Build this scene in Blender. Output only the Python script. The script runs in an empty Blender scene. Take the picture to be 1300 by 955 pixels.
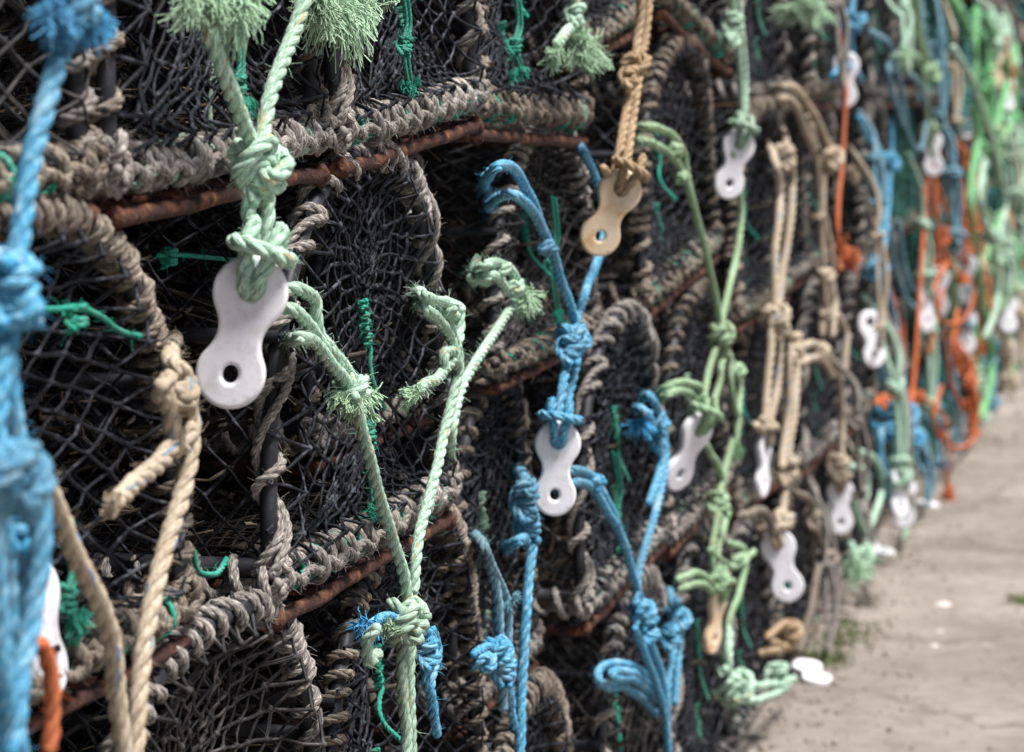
import bpy, math, random
import numpy as np
from mathutils import Vector
rnd = random.Random(7)
rng = np.random.default_rng(7)
S = bpy.context.scene
COL = S.collection
F = 1300 * 100 / 36.0            # focal length in reference pixels
CAMH = 1.2
U = np.array([0.2291, 0.9734, 0.0]); N = np.array([0.9734, -0.2291, 0.0]); Z = np.array([0, 0, 1.0])
O = np.array([-0.811, 0, 0])      # front of the stack: P = O + s*U + t*N + z*Z

def at(px, py, t=0.0):
    dx = (px - 650) / F
    Y = (t - 0.7894) / (dx * .9734 - .2291)
    return np.array([dx * Y, Y, CAMH + (120 - py) / F * Y])
def W(Y, z, t=0.0):               # point of the stack front at camera depth Y
    s = (Y + t * .2291) / .9734
    return O + s * U + t * N + z * Z

# ---------------------------------------------------------------- materials
MATS = {}
def nt(name):
    m = bpy.data.materials.new(name); m.use_nodes = True
    t = m.node_tree; b = t.nodes['Principled BSDF']
    return m, t, b
def node(t, typ, **kw):
    n = t.nodes.new(typ)
    for k, v in kw.items():
        if k in n.inputs: n.inputs[k].default_value = v
        else: setattr(n, k, v)
    return n
def ramp(t, src, stops):
    r = t.nodes.new('ShaderNodeValToRGB'); e = r.color_ramp.elements
    while len(e) < len(stops): e.new(0.5)
    for i, (p, c) in enumerate(stops):
        e[i].position = p; e[i].color = (*c, 1) if len(c) == 3 else c
    t.links.new(src, r.inputs[0]); return r
def mix(t, fac, a, b, mode='MIX'):
    m = t.nodes.new('ShaderNodeMix'); m.data_type = 'RGBA'; m.blend_type = mode
    for k, v in ((0, fac), (6, a), (7, b)):
        if hasattr(v, 'is_output') or isinstance(v, bpy.types.NodeSocket): t.links.new(v, m.inputs[k])
        elif k == 0: m.inputs[0].default_value = v
        else: m.inputs[k].default_value = (*v, 1)
    return m.outputs[2]
def rope_mat(name, base, dirt, light, tracer=None, dirtiness=.5, tr_amt=.5):
    m, t, b = nt(name); L = t.links.new
    uv = node(t, 'ShaderNodeUVMap'); oc = node(t, 'ShaderNodeTexCoord')
    mp = node(t, 'ShaderNodeMapping'); mp.inputs['Scale'].default_value = (14, 160, 1); L(uv.outputs[0], mp.inputs[0])
    fib = node(t, 'ShaderNodeTexNoise', Scale=1.0, Detail=3.0); L(mp.outputs[0], fib.inputs['Vector'])
    big = node(t, 'ShaderNodeTexNoise', Scale=14.0, Detail=5.0, Roughness=.65); L(oc.outputs['Object'], big.inputs['Vector'])
    sm = node(t, 'ShaderNodeTexNoise', Scale=160.0, Detail=3.0); L(oc.outputs['Object'], sm.inputs['Vector'])
    c1 = ramp(t, fib.outputs[0], [(.3, dirt), (.5, base), (.72, light)])
    f2 = ramp(t, big.outputs[0], [(.42, (0, 0, 0)), (.68, (dirtiness,) * 3)])
    c2 = mix(t, f2.outputs[0], c1.outputs[0], dirt)
    f3 = ramp(t, sm.outputs[0], [(.62, (0, 0, 0)), (.78, (.55,) * 3)])
    f4 = ramp(t, big.outputs[0], [(.30, (.6,) * 3), (.44, (0, 0, 0))]); c2 = mix(t, f4.outputs[0], c2, tuple(.6 * x + .25 * .6 for x in light))
    lg = node(t, 'ShaderNodeTexNoise', Scale=4.5, Detail=3.0); L(oc.outputs['Object'], lg.inputs['Vector']); f5 = ramp(t, lg.outputs[0], [(.45, (0, 0, 0)), (.70, (.55,) * 3)])
    c2 = mix(t, f5.outputs[0], c2, tuple((x * .5 + y) * .55 for x, y in zip(base, (.14, .12, .09))))
    c3 = mix(t, f3.outputs[0], c2, dirt)
    if tracer:
        sep = node(t, 'ShaderNodeSeparateXYZ'); L(uv.outputs[0], sep.inputs[0])
        a = node(t, 'ShaderNodeMath', operation='MULTIPLY'); L(sep.outputs[1], a.inputs[0]); a.inputs[1].default_value = 9.3
        s = node(t, 'ShaderNodeMath', operation='ADD'); L(a.outputs[0], s.inputs[0]); L(sep.outputs[0], s.inputs[1])
        fr = node(t, 'ShaderNodeMath', operation='FRACT'); L(s.outputs[0], fr.inputs[0])
        lt = node(t, 'ShaderNodeMath', operation='LESS_THAN'); L(fr.outputs[0], lt.inputs[0]); lt.inputs[1].default_value = .07
        tn = node(t, 'ShaderNodeTexNoise', Scale=45.0, Detail=1.0); L(oc.outputs['Object'], tn.inputs['Vector'])
        g = node(t, 'ShaderNodeMath', operation='GREATER_THAN'); L(tn.outputs[0], g.inputs[0]); g.inputs[1].default_value = .52
        mu = node(t, 'ShaderNodeMath', operation='MULTIPLY'); L(lt.outputs[0], mu.inputs[0]); L(g.outputs[0], mu.inputs[1])
        mu2 = node(t, 'ShaderNodeMath', operation='MULTIPLY'); L(mu.outputs[0], mu2.inputs[0]); mu2.inputs[1].default_value = tr_amt
        c3 = mix(t, mu2.outputs[0], c3, tracer)
    L(c3, b.inputs['Base Color'])
    bp = node(t, 'ShaderNodeBump', Strength=.75, Distance=.0016); L(fib.outputs[0], bp.inputs['Height']); L(bp.outputs[0], b.inputs['Normal'])
    b.inputs['Roughness'].default_value = .8
    b.inputs['Specular IOR Level'].default_value = .35
    MATS[name] = m; return m
rope_mat('mint', (.40, .62, .48), (.13, .21, .155), (.74, .88, .80), (.50, .25, .05), .35, .7)
rope_mat('sage', (.27, .44, .27), (.15, .19, .10), (.45, .60, .42), (.45, .25, .06), .5, .5)
rope_mat('blue', (.05, .31, .54), (.035, .13, .20), (.45, .70, .84), (.5, .6, .65), .4, .4)
rope_mat('steel_blue', (.13, .30, .40), (.09, .15, .19), (.33, .50, .58), None, .5)
rope_mat('beige', (.50, .42, .32), (.25, .18, .12), (.70, .62, .52), (.06, .22, .42), .4, .9)
rope_mat('tan', (.40, .28, .17), (.19, .12, .07), (.58, .46, .32), None, .5)
rope_mat('grey', (.25, .225, .215), (.055, .048, .045), (.72, .68, .62), None, .55)
rope_mat('brown', (.19, .158, .13), (.042, .034, .028), (.60, .52, .43), None, .65)
rope_mat('orange', (.60, .13, .035), (.28, .08, .04), (.75, .28, .12), None, .5)
rope_mat('teal', (.01, .34, .24), (.02, .14, .11), (.12, .52, .42), (.4, .3, .1), .4, .4)
rope_mat('grass_green', (.16, .50, .22), (.10, .22, .10), (.38, .68, .42), None, .4)
rope_mat('dark_teal', (.02, .16, .17), (.015, .06, .07), (.10, .32, .33), None, .5)
for _n, _b, _d, _l in (('mint', (.40, .60, .42), (.26, .38, .22), (.66, .80, .64)), ('sage', (.27, .50, .27), (.2, .3, .15), (.45, .64, .42)), ('blue', (.07, .38, .70), (.05, .25, .46), (.36, .68, .88)), ('teal', (.02, .38, .27), (.02, .2, .15), (.2, .6, .48)), ('orange', (.62, .16, .05), (.4, .1, .05), (.8, .5, .35)), ('beige', (.5, .42, .32), (.35, .28, .2), (.7, .62, .52)), ('tan', (.4, .28, .17), (.25, .17, .1), (.6, .46, .33)), ('grey', (.3, .27, .24), (.16, .14, .12), (.5, .47, .43)), ('steel_blue', (.14, .32, .42), (.1, .18, .22), (.35, .52, .6)), ('grass_green', (.18, .52, .25), (.1, .3, .12), (.4, .7, .45)), ('dark_teal', (.02, .18, .18), (.02, .08, .09), (.12, .34, .34))):
    rope_mat(_n + '_fray', _b, _d, _l, None, .3)
def simple(name, c1, c2, c3, scale=30, rough=.6, bump=.3, bd=.002, spec=.4, metal=0, detail=5):
    m, t, b = nt(name); L = t.links.new
    oc = node(t, 'ShaderNodeTexCoord')
    n1 = node(t, 'ShaderNodeTexNoise', Scale=float(scale), Detail=float(detail), Roughness=.65); L(oc.outputs['Object'], n1.inputs['Vector'])
    r = ramp(t, n1.outputs[0], [(.33, c1), (.52, c2), (.68, c3)]); L(r.outputs[0], b.inputs['Base Color'])
    bp = node(t, 'ShaderNodeBump', Strength=bump, Distance=bd); L(n1.outputs[0], bp.inputs['Height']); L(bp.outputs[0], b.inputs['Normal'])
    b.inputs['Roughness'].default_value = rough; b.inputs['Specular IOR Level'].default_value = spec; b.inputs['Metallic'].default_value = metal
    MATS[name] = m; return m
simple('net', (.004, .005, .008), (.008, .010, .016), (.09, .095, .12), 60, .65, .6, .002, .25)
simple('net_grey', (.007, .007, .009), (.02, .019, .022), (.11, .10, .10), 45, .7, .6, .002, .4)
simple('net_green', (.01, .06, .05), (.015, .11, .085), (.06, .22, .17), 45, .65, .5, .002)
simple('fine_mesh', (.006, .006, .007), (.012, .011, .011), (.05, .038, .03), 30, .8, .2, .001, .2)
simple('pipe', (.009, .010, .013), (.02, .021, .028), (.07, .07, .08), 22, .5, .3, .002, .35)
simple('inner_twine', (.015, .013, .011), (.045, .038, .032), (.11, .09, .075), 40, .9, .4, .001, .1)
simple('rust', (.035, .019, .017), (.070, .034, .028), (.17, .066, .034), 30, .8, .5, .0015, .3)
simple('wood', (.02, .017, .014), (.05, .043, .037), (.12, .10, .09), 20, .85, .6, .003)
simple('weed', (.04, .028, .018), (.12, .085, .055), (.30, .24, .17), 60, .9, .4, .002)
simple('wallstone', (.03, .028, .026), (.07, .06, .055), (.15, .14, .125), 5, .9, .8, .02)
simple('leaf', (.05, .07, .02), (.10, .14, .045), (.18, .22, .09), 12, .7, .1, .001)
simple('shell_dull', (.12, .10, .085), (.24, .21, .18), (.40, .37, .33), 18, .8, .2, .001)
simple('shell', (.38, .36, .33), (.52, .50, .47), (.64, .62, .60), 40, .5, .2, .001)
def rust_mat():
    m, t, b = nt('rust'); L = t.links.new
    oc = node(t, 'ShaderNodeTexCoord')
    n1 = node(t, 'ShaderNodeTexNoise', Scale=22.0, Detail=8.0, Roughness=.75); L(oc.outputs['Object'], n1.inputs['Vector'])
    n2 = node(t, 'ShaderNodeTexNoise', Scale=190.0, Detail=4.0, Roughness=.7); L(oc.outputs['Object'], n2.inputs['Vector'])
    v = node(t, 'ShaderNodeTexVoronoi', Scale=150.0); L(oc.outputs['Object'], v.inputs['Vector'])
    r1 = ramp(t, n1.outputs[0], [(.36, (.028, .018, .018)), (.5, (.075, .034, .027)), (.60, (.13, .052, .032)), (.68, (.34, .15, .06))])
    r2 = ramp(t, n2.outputs[0], [(.35, (.45,) * 3), (.6, (1.1,) * 3)])
    cc = mix(t, 1.0, r1.outputs[0], r2.outputs[0], 'MULTIPLY'); L(cc, b.inputs['Base Color'])
    ad = node(t, 'ShaderNodeMath', operation='ADD'); L(n2.outputs[0], ad.inputs[0]); L(v.outputs['Distance'], ad.inputs[1])
    bp = node(t, 'ShaderNodeBump', Strength=.9, Distance=.0016); L(ad.outputs[0], bp.inputs['Height']); L(bp.outputs[0], b.inputs['Normal'])
    b.inputs['Roughness'].default_value = .85; b.inputs['Specular IOR Level'].default_value = .25
    MATS['rust'] = m
rust_mat()
def plastic(name, a, b_, c, low):
    m, t, b = nt(name); L = t.links.new
    oc = node(t, 'ShaderNodeTexCoord')
    n1 = node(t, 'ShaderNodeTexNoise', Scale=28.0, Detail=4.0, Roughness=.6); L(oc.outputs['Object'], n1.inputs['Vector'])
    r = ramp(t, n1.outputs[0], [(.3, low), (.46, b_), (.7, a)])
    n2 = node(t, 'ShaderNodeTexNoise', Scale=260.0, Detail=3.0); L(oc.outputs['Object'], n2.inputs['Vector'])
    r2 = ramp(t, n2.outputs[0], [(.64, (0, 0, 0)), (.74, (.4,) * 3)])
    cc = mix(t, r2.outputs[0], r.outputs[0], c)
    mp = node(t, 'ShaderNodeMapping'); mp.inputs['Scale'].default_value = (700, 60, 200); mp.inputs['Rotation'].default_value = (0, 0, .6); L(oc.outputs['Object'], mp.inputs[0])
    n3 = node(t, 'ShaderNodeTexNoise', Scale=1.0, Detail=2.0); L(mp.outputs[0], n3.inputs['Vector']); r3 = ramp(t, n3.outputs[0], [(.70, (0, 0, 0)), (.76, (.3,) * 3)])
    n4 = node(t, 'ShaderNodeTexNoise', Scale=55.0, Detail=6.0, Roughness=.7); L(oc.outputs['Object'], n4.inputs['Vector']); r4 = ramp(t, n4.outputs[0], [(.52, (0, 0, 0)), (.72, (.5,) * 3)])
    cc = mix(t, r3.outputs[0], cc, c); cc = mix(t, r4.outputs[0], cc, tuple(x * .75 for x in c)); L(cc, b.inputs['Base Color'])
    b.inputs['Roughness'].default_value = .38; b.inputs['Subsurface Weight'].default_value = .35
    b.inputs['Subsurface Radius'].default_value = (.006, .006, .006); b.inputs['Subsurface Scale'].default_value = 1
    bp = node(t, 'ShaderNodeBump', Strength=.2, Distance=.0008); L(n4.outputs[0], bp.inputs['Height']); L(bp.outputs[0], b.inputs['Normal'])
    MATS[name] = m
plastic('white_plastic', (.85, .85, .92), (.82, .82, .89), (.45, .42, .38), (.66, .64, .66))
plastic('cream_plastic', (.80, .70, .56), (.74, .58, .40), (.40, .22, .10), (.55, .30, .13))

def ground_mat():
    m, t, b = nt('concrete'); L = t.links.new
    oc = node(t, 'ShaderNodeTexCoord')
    a = node(t, 'ShaderNodeTexNoise', Scale=1.3, Detail=8.0, Roughness=.7); L(oc.outputs['Object'], a.inputs['Vector'])
    c = node(t, 'ShaderNodeTexNoise', Scale=22.0, Detail=6.0, Roughness=.7); L(oc.outputs['Object'], c.inputs['Vector'])
    v = node(t, 'ShaderNodeTexVoronoi', Scale=120.0); L(oc.outputs['Object'], v.inputs['Vector'])
    r1 = ramp(t, a.outputs[0], [(.34, (.15, .128, .112)), (.5, (.24, .21, .187)), (.66, (.33, .292, .262))])
    r2 = ramp(t, c.outputs[0], [(.32, (.74, .72, .70)), (.5, (.97, .97, .97)), (.7, (1.1, 1.1, 1.09))])
    cc = mix(t, 1.0, r1.outputs[0], r2.outputs[0], 'MULTIPLY')
    cr = node(t, 'ShaderNodeTexVoronoi', Scale=.9, feature='DISTANCE_TO_EDGE')
    w = node(t, 'ShaderNodeVectorMath', operation='ADD'); L(oc.outputs['Object'], w.inputs[0]); L(a.outputs['Color'], w.inputs[1]); L(w.outputs[0], cr.inputs['Vector'])
    rc = ramp(t, cr.outputs['Distance'], [(0, (.85,) * 3), (.010, (.5,) * 3), (.03, (0, 0, 0))])
    cc = mix(t, rc.outputs[0], cc, (.12, .10, .08)); L(cc, b.inputs['Base Color'])
    bp = node(t, 'ShaderNodeBump', Strength=.18, Distance=.006); L(c.outputs[0], bp.inputs['Height'])
    L(bp.outputs[0], b.inputs['Normal']); b.inputs['Roughness'].default_value = .9
    MATS['concrete'] = m
ground_mat()

# ---------------------------------------------------------------- mesh helpers
class MB:
    """collects vertex / face arrays into one mesh"""
    def __init__(s): s.v = []; s.q = []; s.uv = []; s.n = 0
    def add(s, v, q, uv=None):
        v = np.asarray(v, float); q = np.asarray(q, int)
        s.v.append(v); s.q.append(q + s.n); s.n += len(v)
        s.uv.append(np.full((len(q), 4, 2), .5) * np.array([1.0, 0]) if uv is None else uv)
    def mesh(s, name, mat, origin=(0, 0, 0)):
        v = np.concatenate(s.v) - np.asarray(origin, float); q = np.concatenate(s.q); uv = np.concatenate(s.uv)
        me = bpy.data.meshes.new(name)
        me.vertices.add(len(v)); me.vertices.foreach_set('co', v.ravel())
        me.loops.add(len(q) * 4); me.loops.foreach_set('vertex_index', q.ravel().astype(np.int32))
        me.polygons.add(len(q)); me.polygons.foreach_set('loop_start', np.arange(0, len(q) * 4, 4, dtype=np.int32))
        me.polygons.foreach_set('use_smooth', np.ones(len(q), bool))
        l = me.uv_layers.new(name='UVMap'); l.data.foreach_set('uv', uv.ravel())
        me.materials.append(MATS[mat]); me.update(calc_edges=True); me.validate()
        return me
def link(name, me, parent=None):
    o = bpy.data.objects.new(name, me); COL.objects.link(o); o.parent = parent; return o
def build(mb, name, mat, parent=None, origin=(0, 0, 0)):
    return link(name, mb.mesh(name, mat, origin), parent)
def thing(name, label, cat, loc=(0, 0, 0), group=None):
    o = bpy.data.objects.new(name, None); COL.objects.link(o); o.location = loc
    o.empty_display_size = .05
    o['label'] = label; o['category'] = cat
    if group: o['group'] = group
    return o

def smooth(pts, ds):
    P = np.asarray(pts, float)
    if len(P) == 2: P = np.array([P[0], (P[0] + P[1]) / 2, P[1]])
    Q = np.vstack([2 * P[0] - P[1], P, 2 * P[-1] - P[-2]])
    out = []
    for i in range(1, len(Q) - 2):
        a, b, c, d = Q[i - 1:i + 3]; n = max(3, int(np.linalg.norm(c - b) / ds * 1.3))
        u = np.linspace(0, 1, n, endpoint=False)[:, None]
        out.append(.5 * (2 * b + (c - a) * u + (2 * a - 5 * b + 4 * c - d) * u**2 + (3 * b - a - 3 * c + d) * u**3))
    out.append(Q[-2][None]); C = np.vstack(out)
    d = np.r_[0, np.cumsum(np.linalg.norm(np.diff(C, axis=0), axis=1))]
    k = max(3, int(d[-1] / ds) + 1); s = np.linspace(0, d[-1], k)
    return np.stack([np.interp(s, d, C[:, i]) for i in range(3)], 1)
def frames(C):
    T = np.gradient(C, axis=0); T /= np.linalg.norm(T, axis=1)[:, None] + 1e-12
    A = np.zeros_like(C); ref = np.array([0, 0, 1.0]) if abs(T[0, 2]) < .9 else np.array([1.0, 0, 0])
    a = np.cross(T[0], ref); a /= np.linalg.norm(a); A[0] = a
    for i in range(1, len(C)):
        a = a - T[i] * a.dot(T[i]); a /= np.linalg.norm(a) + 1e-12; A[i] = a
    return T, A, np.cross(T, A)
def sweep(mb, C, r, sides, v0=0.0, uoff=0.0):
    """tube along C; r scalar or array"""
    T, A, B = frames(C); n = len(C); r = np.broadcast_to(np.asarray(r, float), (n,))
    th = np.arange(sides) / sides * 2 * math.pi
    V = C[:, None] + r[:, None, None] * (np.cos(th)[None, :, None] * A[:, None] + np.sin(th)[None, :, None] * B[:, None])
    i = np.arange(n - 1)[:, None]; j = np.arange(sides)[None]; j2 = (j + 1) % sides
    q = np.stack([i * sides + j, i * sides + j2, (i + 1) * sides + j2, (i + 1) * sides + j], -1).reshape(-1, 4)
    d = np.r_[0, np.cumsum(np.linalg.norm(np.diff(C, axis=0), axis=1))] + v0
    u = np.arange(sides + 1) / sides + uoff
    uv = np.stack([np.stack(np.broadcast_arrays(u[None, :-1], d[:-1, None]), -1), np.stack(np.broadcast_arrays(u[None, 1:], d[:-1, None]), -1),
                   np.stack(np.broadcast_arrays(u[None, 1:], d[1:, None]), -1), np.stack(np.broadcast_arrays(u[None, :-1], d[1:, None]), -1)], 2).reshape(-1, 4, 2)
    mb.add(V.reshape(-1, 3), q, uv)
def prisms(mb, P0, P1, r, sides=4):
    P0 = np.asarray(P0, float); P1 = np.asarray(P1, float); n = len(P0)
    T = P1 - P0; T /= np.linalg.norm(T, axis=1)[:, None] + 1e-12
    ref = np.where(np.abs(T[:, 2:3]) < .9, np.array([[0, 0, 1.0]]), np.array([[1.0, 0, 0]]))
    A = np.cross(T, ref); A /= np.linalg.norm(A, axis=1)[:, None]; B = np.cross(T, A)
    r = np.broadcast_to(np.asarray(r, float), (n,))[:, None, None]
    th = np.arange(sides) / sides * 2 * math.pi
    ring = r * (np.cos(th)[None, :, None] * A[:, None] + np.sin(th)[None, :, None] * B[:, None])
    V = np.concatenate([P0[:, None] + ring, P1[:, None] + ring], 1).reshape(-1, 3)
    b = np.arange(n)[:, None] * 2 * sides; j = np.arange(sides)[None]; j2 = (j + 1) % sides
    mb.add(V, np.stack([b + j, b + j2, b + sides + j2, b + sides + j], -1).reshape(-1, 4))
def blobs(mb, P, r, squash=None):
    P = np.asarray(P, float); n = len(P); r = np.broadcast_to(np.asarray(r, float), (n,))
    lat = [(-.9, .45), (-.35, .95), (.35, .95), (.9, .45)]; sd = 6
    th = np.arange(sd) / sd * 2 * math.pi
    U0 = np.array([[c * math.cos(a), c * math.sin(a), z] for z, c in lat for a in th])
    jit = 1 + rng.uniform(-.2, .2, (n, len(U0), 1))
    V = P[:, None] + r[:, None, None] * U0[None] * jit
    i = np.arange(3)[:, None]; j = np.arange(sd)[None]; j2 = (j + 1) % sd
    q = np.stack([i * sd + j, i * sd + j2, (i + 1) * sd + j2, (i + 1) * sd + j], -1).reshape(-1, 4)
    caps = [[0, 5, 2, 1], [5, 4, 3, 2], [18, 19, 20, 23], [20, 21, 22, 23]]
    q = np.vstack([q, caps])
    mb.add(V.reshape(-1, 3), (q[None] + np.arange(n)[:, None, None] * len(U0)).reshape(-1, 4))
def hairs(mb, C, R, count, lmin=.004, lmax=.013, w=.00028):
    idx = rng.integers(1, len(C) - 1, count)
    d = rng.normal(size=(count, 3)); d /= np.linalg.norm(d, axis=1)[:, None]
    p = C[idx] + d * R * .75; e = rng.normal(size=(count, 3)); e /= np.linalg.norm(e, axis=1)[:, None]
    l = rng.uniform(lmin, lmax, (count, 1)); m_ = p + (d * .6 + e * .5) * l * .5; q_ = m_ + (d * .3 + e * .8) * l * .5
    prisms(mb, p, m_, w, 3); prisms(mb, m_, q_, w * .7, 3)
def rope(mb, pts, r, ds=None, sides=7, pitch=6.5, fuzz=0, wob=.12, closed=False, raw=False):
    """three laid strands twisted round the path"""
    ds = ds or r * .75
    C = np.asarray(pts, float) if raw else smooth(pts, ds)
    if wob and len(C) > 8:
        k = max(2, len(C) // 10); w = rng.normal(0, r * wob, (k + 2, 3)); x = np.linspace(0, k + 1, len(C))
        C = C + np.stack([np.interp(x, np.arange(k + 2), w[:, i]) for i in range(3)], 1)
        C = smooth(C[::4] if len(C) > 16 else C, ds) if not raw else C
    T, A, B = frames(C)
    d = np.r_[0, np.cumsum(np.linalg.norm(np.diff(C, axis=0), axis=1))]
    v0 = rng.uniform(0, 5)
    for k in range(3):
        ph = d / (pitch * r) * 2 * math.pi + k * 2 * math.pi / 3
        o = .47 * r
        sweep(mb, C + o * (np.cos(ph)[:, None] * A + np.sin(ph)[:, None] * B), .56 * r * (1 + .04 * np.sin(d * 200 + k)), sides, v0 + k)
    if fuzz: hairs(mb, C, r, int(fuzz * d[-1]))
    # rounded cut ends
    for e in (0, -1): blobs(mb, [C[e]], r * .85)
    return C
def helix(path, R, pitch, jit=.15, ds=.005, phase=0):
    C = smooth(path, .006); T, A, B = frames(C)
    d = np.r_[0, np.cumsum(np.linalg.norm(np.diff(C, axis=0), axis=1))]; L = d[-1]
    turns = L / pitch; n = max(12, int(turns * 2 * math.pi * R / ds)); s = np.linspace(0, L, n)
    k = max(3, int(turns)); w = np.interp(s, np.linspace(0, L, k + 1), np.cumsum(np.r_[0, 1 + rng.uniform(-jit, jit, k)]))
    ph = phase + w / w[-1] * turns * 2 * math.pi
    g = lambda X: np.stack([np.interp(s, d, X[:, i]) for i in range(3)], 1)
    rr = R * (1 + .10 * np.interp(s, np.linspace(0, L, 2 * k), rng.normal(0, 1, 2 * k)).clip(-1, 2))
    return g(C) + rr[:, None] * (np.cos(ph)[:, None] * g(A) + np.sin(ph)[:, None] * g(B))
def basis(ax):
    ax = np.asarray(ax, float); ax = ax / np.linalg.norm(ax)
    a = np.cross(ax, [0, 0, 1.0] if abs(ax[2]) < .85 else N); a /= np.linalg.norm(a)
    return a, np.cross(ax, a), ax
def knot(mb, p, ax, r, size=1.0, fuzz=0, kind=0, ds=None, sides=7):
    a, b, c = basis(ax); f = np.linspace(0, 2 * math.pi, 90 if ds is None else 40)
    ro = rnd.uniform(0, 6.28); s = 1.12 * r * size
    if kind == 0:
        x = (1.75 + .95 * np.cos(3 * f)) * np.cos(2 * f + ro); y = (1.75 + .95 * np.cos(3 * f)) * np.sin(2 * f + ro); z = 1.75 * np.sin(3 * f)
    else:                                     # barrel of turns closed by a crossing part
        f = np.linspace(0, 1, 110 if ds is None else 50); tt = 2 * math.pi * 3 * f
        x = 1.75 * np.cos(tt + ro); y = 1.75 * np.sin(tt + ro); z = (f - .5) * 5.2 + .5 * np.sin(tt * .5)
    C = np.asarray(p) + s * (x[:, None] * a + y[:, None] * b + z[:, None] * c)
    rope(mb, C, r, ds=ds, fuzz=fuzz, wob=.08, sides=sides)
    if kind == 1:
        f = np.linspace(0, 1, 20); C = np.asarray(p) + s * ((2.5 * np.cos(1 + 2.2 * f))[:, None] * a + (2.5 * np.sin(1 + 2.2 * f))[:, None] * b + ((f - .5) * -5)[:, None] * c)
        rope(mb, C, r * .95, ds=ds, fuzz=fuzz, wob=.08, sides=sides)
def fray(mb, p, d, n, L, spread=.6, w=.0006, droop=.35, seg=6):
    """teased-out yarns: clumps of fine crimped fibres"""
    d = np.asarray(d, float); d /= np.linalg.norm(d); ny = max(5, n // 22); n = int(n * 2.2)
    for y in range(ny):
        yd = d + rng.normal(0, spread, 3) * .75; yd /= np.linalg.norm(yd); yl = L * rng.uniform(.5, 1.1); cu0 = rng.normal(0, .5, 3)
        y0 = np.asarray(p) + rng.normal(0, .004, 3); ph = rng.uniform(0, 6.28)
        for i in range(n // ny):
            v = yd + rng.normal(0, .20, 3); l = yl * rng.uniform(.35, 1.1); q = y0 + rng.normal(0, .0016, 3); C = [q]; loose = rng.random() < .28
            for k in range(seg):
                v = v + cu0 * .3 + np.array([0, 0, -droop * .55]) + rng.normal(0, .5 if loose else .15, 3) + .28 * np.array([math.sin(ph + k * 2.1), math.cos(ph + k * 2.1), 0]); v /= np.linalg.norm(v)
                q = q + v * l / seg; C.append(q)
            C = np.array(C); prisms(mb, C[:-1], C[1:], w * rng.uniform(.5, 1.1), 3)
def box(mb, lo, hi):
    lo = np.asarray(lo, float); hi = np.asarray(hi, float)
    V = np.array([[(lo, hi)[i][0], (lo, hi)[j][1], (lo, hi)[k][2]] for i in (0, 1) for j in (0, 1) for k in (0, 1)])
    mb.add(V, [[0, 1, 3, 2], [4, 6, 7, 5], [0, 4, 5, 1], [2, 3, 7, 6], [0, 2, 6, 4], [1, 5, 7, 3]])

# ---------------------------------------------------------------- the creel
CW, CL, CH = .62, .74, .38
def outline(a, W=CW, H=CH, z0=.03):
    """D outline, a in 0..1 from left foot over the top to right foot (uniform arc)"""
    return np.stack([np.interp(a, OA, OX) * W, np.zeros_like(a), z0 + np.interp(a, OA, OZ) * (H - z0)], -1)
_f = np.linspace(math.pi, 0, 400); _x = .5 + .5 * np.sign(np.cos(_f)) * np.abs(np.cos(_f)) ** (2 / 2.5); _z = np.abs(np.sin(_f)) ** (2 / 2.2)
_d = np.r_[0, np.cumsum(np.hypot(np.diff(_x) * CW, np.diff(_z) * CH))]; OA, OX, OZ = _d / _d[-1], _x, _z

def diamond(P, K, M, wrap=False):
    """edges of a diamond net over node grid P[k][j]"""
    E = []
    for k in range(K - 1):
        off = k % 2
        for j in range(M):
            a = (k, j)
            for jj in ((j, j + 1) if off else (j - 1, j)):
                if wrap: jj %= M
                elif jj < 0 or jj >= M: continue
                E.append((a, (k + 1, jj)))
    A = np.array([P[a] for a, b in E]); B = np.array([P[b] for a, b in E])
    return A, B
def net_mesh(mb, A, B, r, sag=.0015, knots=None, kr=2.1):
    M_ = (A + B) / 2 + rng.normal(0, sag, A.shape); M_[:, 2] -= sag * .6
    rr = r * rng.uniform(.8, 1.2, len(A))
    prisms(mb, A, M_, rr, 6); prisms(mb, M_, B, rr, 6)
    # doubled twine lies beside the first on part of the bars
    s = rng.random(len(A)) < .35; o = rng.normal(0, r * .8, (s.sum(), 3))
    prisms(mb, A[s] + o, M_[s] + o, r * .6, 4); prisms(mb, M_[s] + o, B[s] + o, r * .6, 4)
    if knots is not None: blobs(mb, knots, r * kr * rng.uniform(.75, 1.15, len(knots)))

def end_net(mb, y, inward, r, n=34, K=9, gather=(.52, .45)):
    P = {}; per = []
    for k in range(K):
        rad = 1 - (k / (K - 1)) ** .85 * .93
        for j in range(n):
            t = (j + .5 * (k % 2)) / n
            if t < .72: b = outline(np.array([t / .72]))[0]
            else: b = np.array([CW * (1 - (t - .72) / .28), 0, .03])
            c = np.array([CW * gather[0] + .012 * math.sin(j), 0, CH * gather[1] + (b[2] - CH / 2) * .45])
            p = c + (b - c) * rad; p[1] = y + inward * (1 - rad) ** .8
            if k == 0 and y < .1: e = (b - np.array([CW / 2, 0, CH * .4])); p = b + e / np.linalg.norm(e) * .017; p[1] = y + .004
            if k == 1 and y < .1: p[1] = y - .012
            if 0 < k: p = p + rng.normal(0, .0014, 3)
            if 0 < k < K - 1: p[2] -= .006 * math.sin(math.pi * rad)
            P[(k, j)] = p
    A, B = diamond(P, K, n, True)
    net_mesh(mb, A, B, r, .0011, np.array([P[(k, j)] for k in range(1, K - 1) for j in range(n)]))
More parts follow.
